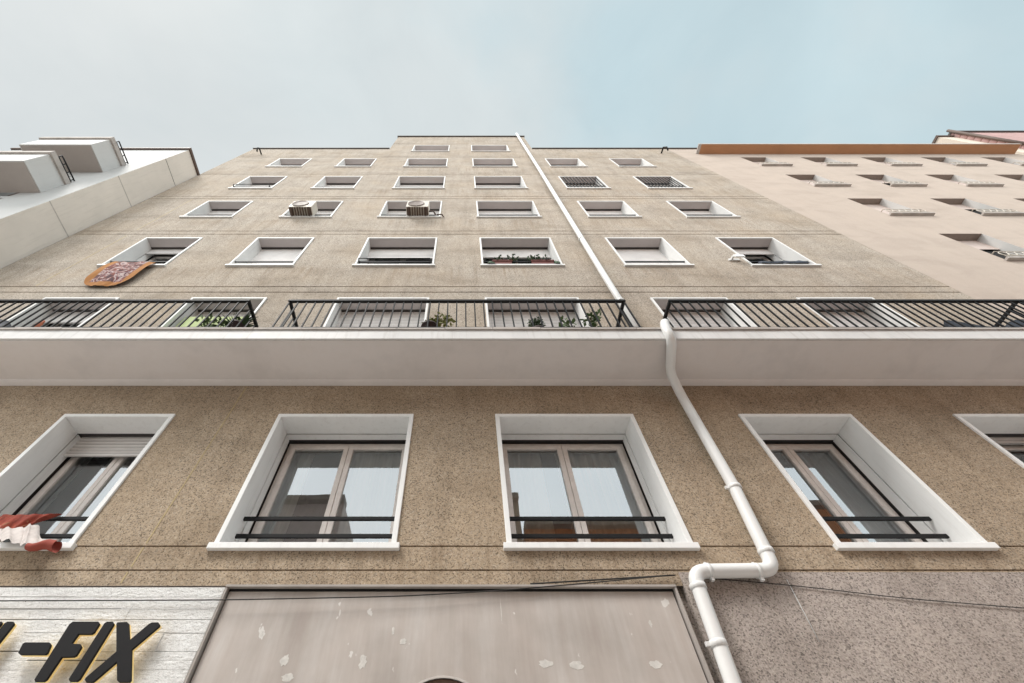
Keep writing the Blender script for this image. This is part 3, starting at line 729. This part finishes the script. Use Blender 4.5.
s.build('side_wall', M['lside'], lb)
for z_ in (11.362, 13.69):
    s = MB(); s.box(LX-.005, LX+.003, LY+.01, LY+.98, z_-.011, z_+.011); s.build('panel_joint', M['coping'], lb)
s = MB(); s.box(-15.25, LX+.05, LY-.06, LY+.2, LZ, LZ+.10); s.box(LX-.2, LX+.05, LY+.202, LY+10, LZ, LZ+.10); s.build('coping', M['acdark'], lb)
for h in wh:
    s = MB(); a, b_, c, d = h; s.quad((a, LY+.249, c), (b_, LY+.249, c), (b_, LY+.249, d), (a, LY+.249, d)); s.build('balcony_door', M['acdark'], lb)
for (bx0, bx1, bz, bt) in ((-11.86, -9.93, 14.1, 14.84), (-13.6, -9.99, 12.05, 12.78)):
    yf = 2.09; s = MB(); th_ = .12
    s.box(bx0, bx1, yf+th_, LY-.001, bz, bz+.2)
    s.box(bx0, bx1, yf, yf+th_-.001, bz, bt); s.box(bx1-th_, bx1, yf+th_, LY-.001, bz+.201, bt); s.box(bx0, bx0+th_, yf+th_, LY-.001, bz+.201, bt)
    b_ = s.build('balcony', M['lbalc'], lb, ((bx0+bx1)/2, yf, bz))
    s = MB(); s.box(bx0+.03, bx1-.02, yf+.03, LY-.002, bz-.012, bz-.001); s.build('balcony_soffit', M['lsoffit'], b_)
    s = MB(); s.box(bx0-.05, bx1+.05, yf-.05, yf+th_+.04, bt+.001, bt+.15); s.box(bx1-th_-.03, bx1+.05, yf+th_+.041, LY-.001, bt+.001, bt+.15); s.build('parapet_coping', M['coping'], b_)
    s = MB()
    for q in (.24, .36): s.tube([(bx1-.02, yf+.1, bt+q), (bx1-.02, LY, bt+q)], .018, 6)
    for k in range(4): yy = yf+.1+.19*k; s.tube([(bx1-.02, yy, bt+.15), (bx1-.02, yy, bt+.36)], .014, 6)
    s.build('balcony_rail', M['black'], b_)

# ------------------------------------------------------------------ right pink block
pb = empty('pink_building', (16, D, 0), 'pale pink apartment block with small windows and a deep brown eave on the right', 'building')
PX0, PX1, PT = 9.0, 23.3, 21.03
pw = []
for r in range(6):
    for c in range(5):
        x0 = 11.33+2.44*c; z1 = 20.374-2.94*r; pw.append((r, c, x0, x0+1.04, z1-1.56, z1))
s = MB(); wall_with_holes(s, PX0+.001, PX1, 0, PT, D+.004, [w_[2:] for w_ in pw])
s.quad((PX1, D, 0), (PX1, D+10, 0), (PX1, D+10, PT), (PX1, D, PT)); s.quad((PX0, D+10, 0), (PX1, D+10, 0), (PX1, D+10, PT), (PX0, D+10, PT))
s.quad((PX0, D+.004, PT), (10.33, D+.004, PT), (10.33, D+.004, TOP), (PX0+.001, D+.004, TOP))
s.quad((10.33, D+.004, PT), (10.33, D+10, PT), (10.33, D+10, TOP), (10.33, D+.004, TOP))
s.build('wall', M['pinkwall'], pb)
s = MB(); s.box(9.93, 23.2, 3.25, D+.003, PT, PT+.02); e_ = s.build('eave', M['eave'], pb)
s = MB(); s.box(9.85, 23.25, 3.235, 3.30, PT+.021, PT+.13); s.box(9.85, 23.25, 3.301, D+10, PT+.05, PT+.12); s.box(9.87, 9.929, 3.25, D+.003, PT-.01, PT+.02); s.build('gutter', M['coping'], e_)
for r, c, x0, x1, z0, z1 in pw:
    vis = (r < 3 and True) or (r == 3 and c < 2)
    if r == 2 and c > 2 or r == 3 and c > 1 or r > 3: 
        # closed masonry reveal only (never in the frame)
        pass
    org = ((x0+x1)/2, D, z0)
    s = MB(); a, b_, yi, y0 = x0, x1, D+.22, D+.004
    s.quad((a, y0, z1), (b_, y0, z1), (b_, yi, z1), (a, yi, z1)); s.quad((a, y0, z0), (a, yi, z0), (a, yi, z1), (a, y0, z1)); s.quad((b_, y0, z0), (b_, yi, z0), (b_, yi, z1), (b_, y0, z1))
    s.mi[0] = 1; w_ = s.build('window', [M['lbalc'], M['revtop_shade']], pb, org)
    s = MB(); s.box(x0-.06, x1+.06, D-.075, D+.23, z0-.05, z0); s.build('sill', M['coping'], w_)
    k = rng.choice([1, 1, .35, .5, 1]) if (r, c) not in ((1, 1), (2, 1)) else .3
    s = MB(); s.quad((a, yi-.04, z1-(z1-z0)*k), (b_, yi-.04, z1-(z1-z0)*k), (b_, yi-.04, z1), (a, yi-.04, z1)); s.build('shutter', M['pinkshade'], w_)
    s = MB(); s.quad((a, yi, z0), (b_, yi, z0), (b_, yi, z1), (a, yi, z1)); s.build('pane', M['slot'], w_)
    if vis:
        s = MB(); yr = D-.06; h = .30
        s.tube([(a, yr+.06, z0+h), (a, yr, z0+h), (b_, yr, z0+h), (b_, yr+.06, z0+h)], .012, 5); s.tube([(a, yr, z0+.07), (b_, yr, z0+.07)], .010, 5)
        n = 6
        for i in range(n):       # scrolls between the rails
            cx_ = a+(b_-a)*(i+.5)/n; rr = (b_-a)/n*.46
            s.tube([(cx_+rr*math.cos(t_), yr, z0+.185+rr*1.1*math.sin(t_)) for t_ in [math.pi*2*q/10 for q in range(11)]], .009, 4)
        s.build('guard_rail', M['ac'], w_)
# penthouse: cream wall and tile clad volume on top of the pink block
s = MB(); s.box(24.2, 25.05, D+.05, D+8, PT+.14, 25.6); ph = s.build('penthouse', M['cream'], pb)
s = MB(); s.box(24.15, 25.01, D-.02, D+8.1, 25.602, 25.72); s.build('penthouse_coping', M['acdark'], ph)
def tile_mat():
    m, nt, b = mat('clay_tiles'); co = obj_co(nt)
    g_ = N(nt, 'ShaderNodeNewGeometry'); sx = N(nt, 'ShaderNodeSeparateXYZ'); L(nt, g_.outputs['Position'], sx.inputs[0])
    f = mth(nt, 'FRACT', mth(nt, 'MULTIPLY', sx.outputs[2], 2.8))
    c = ramp(nt, f, [(0, (.20, .10, .09)), (.25, (.42, .26, .24)), (1, (.50, .34, .32))])
    c = mix(nt, .6, c, ramp(nt, noise(nt, co, 2.5, 3), [(.3, (.7, .68, .68)), (.7, (1.15, 1.12, 1.12))]), 'MULTIPLY')
    L(nt, c, b.inputs['Base Color']); b.inputs['Roughness'].default_value = .9; return m
s = MB(); s.box(25.06, 31, D-.12, D+8, 0, 25.9); tt = s.build('tiled_wall', tile_mat(), pb)
s = MB(); s.box(25.02, 31, D-.2, D+8.1, 25.902, 26.0); s.build('tiled_wall_coping', M['darkcoping'], tt)
s = MB(); s.tube([(25.0, D-.17, 21.3), (25.05, D-.17, 26.15)], .07, 8); s.build('downpipe', M['acdark'], tt)

# ------------------------------------------------------------------ buildings across the street (seen mirrored in the panes)
def opp(name, x0, x1, y, h, m, lab, seed, wx=1.1, sp=2.6):
    rr = random.Random(seed); e = empty(name, ((x0+x1)/2, y, 0), lab, 'building')
    hs = []; n = max(1, int((x1-x0)/sp)); z = 4.0
    while z+2.2 < h:
        for i in range(n): cx_ = x0+(x1-x0)*(i+.5)/n; hs.append((cx_-wx/2, cx_+wx/2, z, z+1.5))
        z += 3.0
    s = MB(); wall_with_holes(s, x0, x1, 0, h, y, hs)
    s.quad((x0, y, 0), (x0, y-9, 0), (x0, y-9, h), (x0, y, h)); s.quad((x1, y, 0), (x1, y-9, 0), (x1, y-9, h), (x1, y, h)); s.quad((x0, y, h), (x1, y, h), (x1, y-9, h), (x0, y-9, h)); s.quad((x0, y-9, 0), (x1, y-9, 0), (x1, y-9, h), (x0, y-9, h))
    s.build('wall', m, e)
    for a, b_, c, d in hs:
        s = MB(); s.box(a, b_, y-.2, y-.15, c, d); w_ = s.build('window', M['inner'], e); s = MB(); s.box(a-.05, b_+.05, y-.15, y+.08, c-.06, c); s.build('sill', M['coping'], w_)
    s = MB(); s.box(x0, x1, y-.3, y+.25, h+.001, h+.18); s.build('cornice', M['coping'], e)
opp('grey_building', -7.4, -3.9, -4.3, 10.4, paint('mauve_render', (.80, .72, .71), .9, .1, .2), 'grey mauve building across the street mirrored in the left centre window', 1)
opp('low_house', -3.85, -1.6, -4.3, 8.7, paint('green_grey_render', (.72, .76, .70), .9, .1, .2), 'low pale green house across the street mirrored at the foot of the left centre window', 5)
opp('white_building', -1.55, 1.9, -4.6, 10.7, M['cream'], 'narrow cream building across the street mirrored in the centre window', 2)
opp('brick_building', 1.95, 6.5, -4.3, 9.5, paint('orange_brick', (.80, .38, .20), .9, .2, .2), 'orange brick building across the street mirrored in the right centre window', 3)
opp('brick_building', 6.55, 12, -4.3, 10.2, paint('brown_brick', (.78, .42, .25), .9, .2, .2), 'taller brown brick building across the street mirrored in the right window', 4)

# ------------------------------------------------------------------ light
world = bpy.data.worlds.new('World'); scene.world = world; world.use_nodes = True
nt = world.node_tree; nt.nodes.clear()
out = N(nt, 'ShaderNodeOutputWorld'); bg = N(nt, 'ShaderNodeBackground'); bg2 = N(nt, 'ShaderNodeBackground')
sky = N(nt, 'ShaderNodeTexSky', sky_type='NISHITA'); sky.sun_disc = False
SE, SR = 54, 226
sky.sun_elevation = R(SE); sky.sun_rotation = R(SR); sky.air_density = 1.2; sky.dust_density = 3.0
L(nt, sky.outputs[0], bg.inputs[0]); bg.inputs[1].default_value = .05
# thin bright cloud veil: whiter to the west (left), letting blue through on the right
tc = N(nt, 'ShaderNodeTexCoord'); sx = N(nt, 'ShaderNodeSeparateXYZ'); L(nt, tc.outputs['Generated'], sx.inputs[0])
nz = N(nt, 'ShaderNodeTexNoise'); nz.inputs['Scale'].default_value = 2.2; nz.inputs['Detail'].default_value = 5; nz.inputs['Roughness'].default_value = .5; L(nt, tc.outputs['Generated'], nz.inputs['Vector'])
f = mth(nt, 'ADD', mth(nt, 'MULTIPLY_ADD', sx.outputs[0], .55), 0)
n_ = N(nt, 'ShaderNodeMath', operation='MULTIPLY_ADD'); L(nt, sx.outputs[0], n_.inputs[0]); n_.inputs[1].default_value = .62; n_.inputs[2].default_value = .42
f = mth(nt, 'ADD', n_.outputs[0], mth(nt, 'MULTIPLY', mth(nt, 'SUBTRACT', nz.outputs[0], .5), 1.1))
boost = N(nt, 'ShaderNodeMapRange', interpolation_type='SMOOTHSTEP'); L(nt, sx.outputs[1], boost.inputs[0])
for i_, v_ in ((1, -.12), (2, -.75), (3, .93), (4, 3.1)): boost.inputs[i_].default_value = v_
veil = ramp(nt, f, [(.05, (.735, .775, .775)), (.42, (.70, .765, .775)), (.68, (.60, .74, .785)), (1.0, (.535, .70, .765))])
wh = N(nt, 'ShaderNodeMapRange', interpolation_type='SMOOTHSTEP'); L(nt, sx.outputs[1], wh.inputs[0])
for i_, v_ in ((1, -.15), (2, -.6), (3, 0), (4, .85)): wh.inputs[i_].default_value = v_
veil = mix(nt, wh.outputs[0], veil, (.74, .76, .76))
nz2 = N(nt, 'ShaderNodeTexNoise'); nz2.inputs['Scale'].default_value = 3.5; nz2.inputs['Detail'].default_value = 6; nz2.inputs['Roughness'].default_value = .55; nz2.inputs['Distortion'].default_value = .4; L(nt, tc.outputs['Generated'], nz2.inputs['Vector'])
veil = mix(nt, 1, veil, ramp(nt, nz2.outputs[0], [(.3, (.94, .95, .955)), (.7, (1.06, 1.055, 1.05))]), 'MULTIPLY')
L(nt, veil, bg2.inputs[0]); L(nt, boost.outputs[0], bg2.inputs[1])
ad = N(nt, 'ShaderNodeAddShader'); L(nt, bg.outputs[0], ad.inputs[0]); L(nt, bg2.outputs[0], ad.inputs[1]); L(nt, ad.outputs[0], out.inputs[0])
bg.inputs[1].default_value = .008
sun = bpy.data.lights.new('sun', 'SUN'); sun.energy = 3.2; sun.angle = R(18); sun.color = (1, .965, .92)
so = bpy.data.objects.new('sun', sun); col.objects.link(so)
# light from behind the camera, a little from the left
d = Vector((.42, .40, -.81)).normalized(); so.rotation_euler = d.to_track_quat('-Z', 'Y').to_euler(); so.location = (0, -5, 30)

# ------------------------------------------------------------------ camera
cam = bpy.data.cameras.new('camera'); co_ = bpy.data.objects.new('camera', cam); col.objects.link(co_)
co_.location = (0, 0, 1.6); co_.rotation_euler = (R(90+55.954), 0, 0)
cam.sensor_width = 36; cam.lens = 15.167; cam.shift_x = .04834; cam.clip_end = 1000; cam.clip_start = .05
scene.camera = co_
scene.view_settings.view_transform = 'Standard'; scene.view_settings.look = 'None'; scene.view_settings.exposure = 0; scene.view_settings.gamma = 1
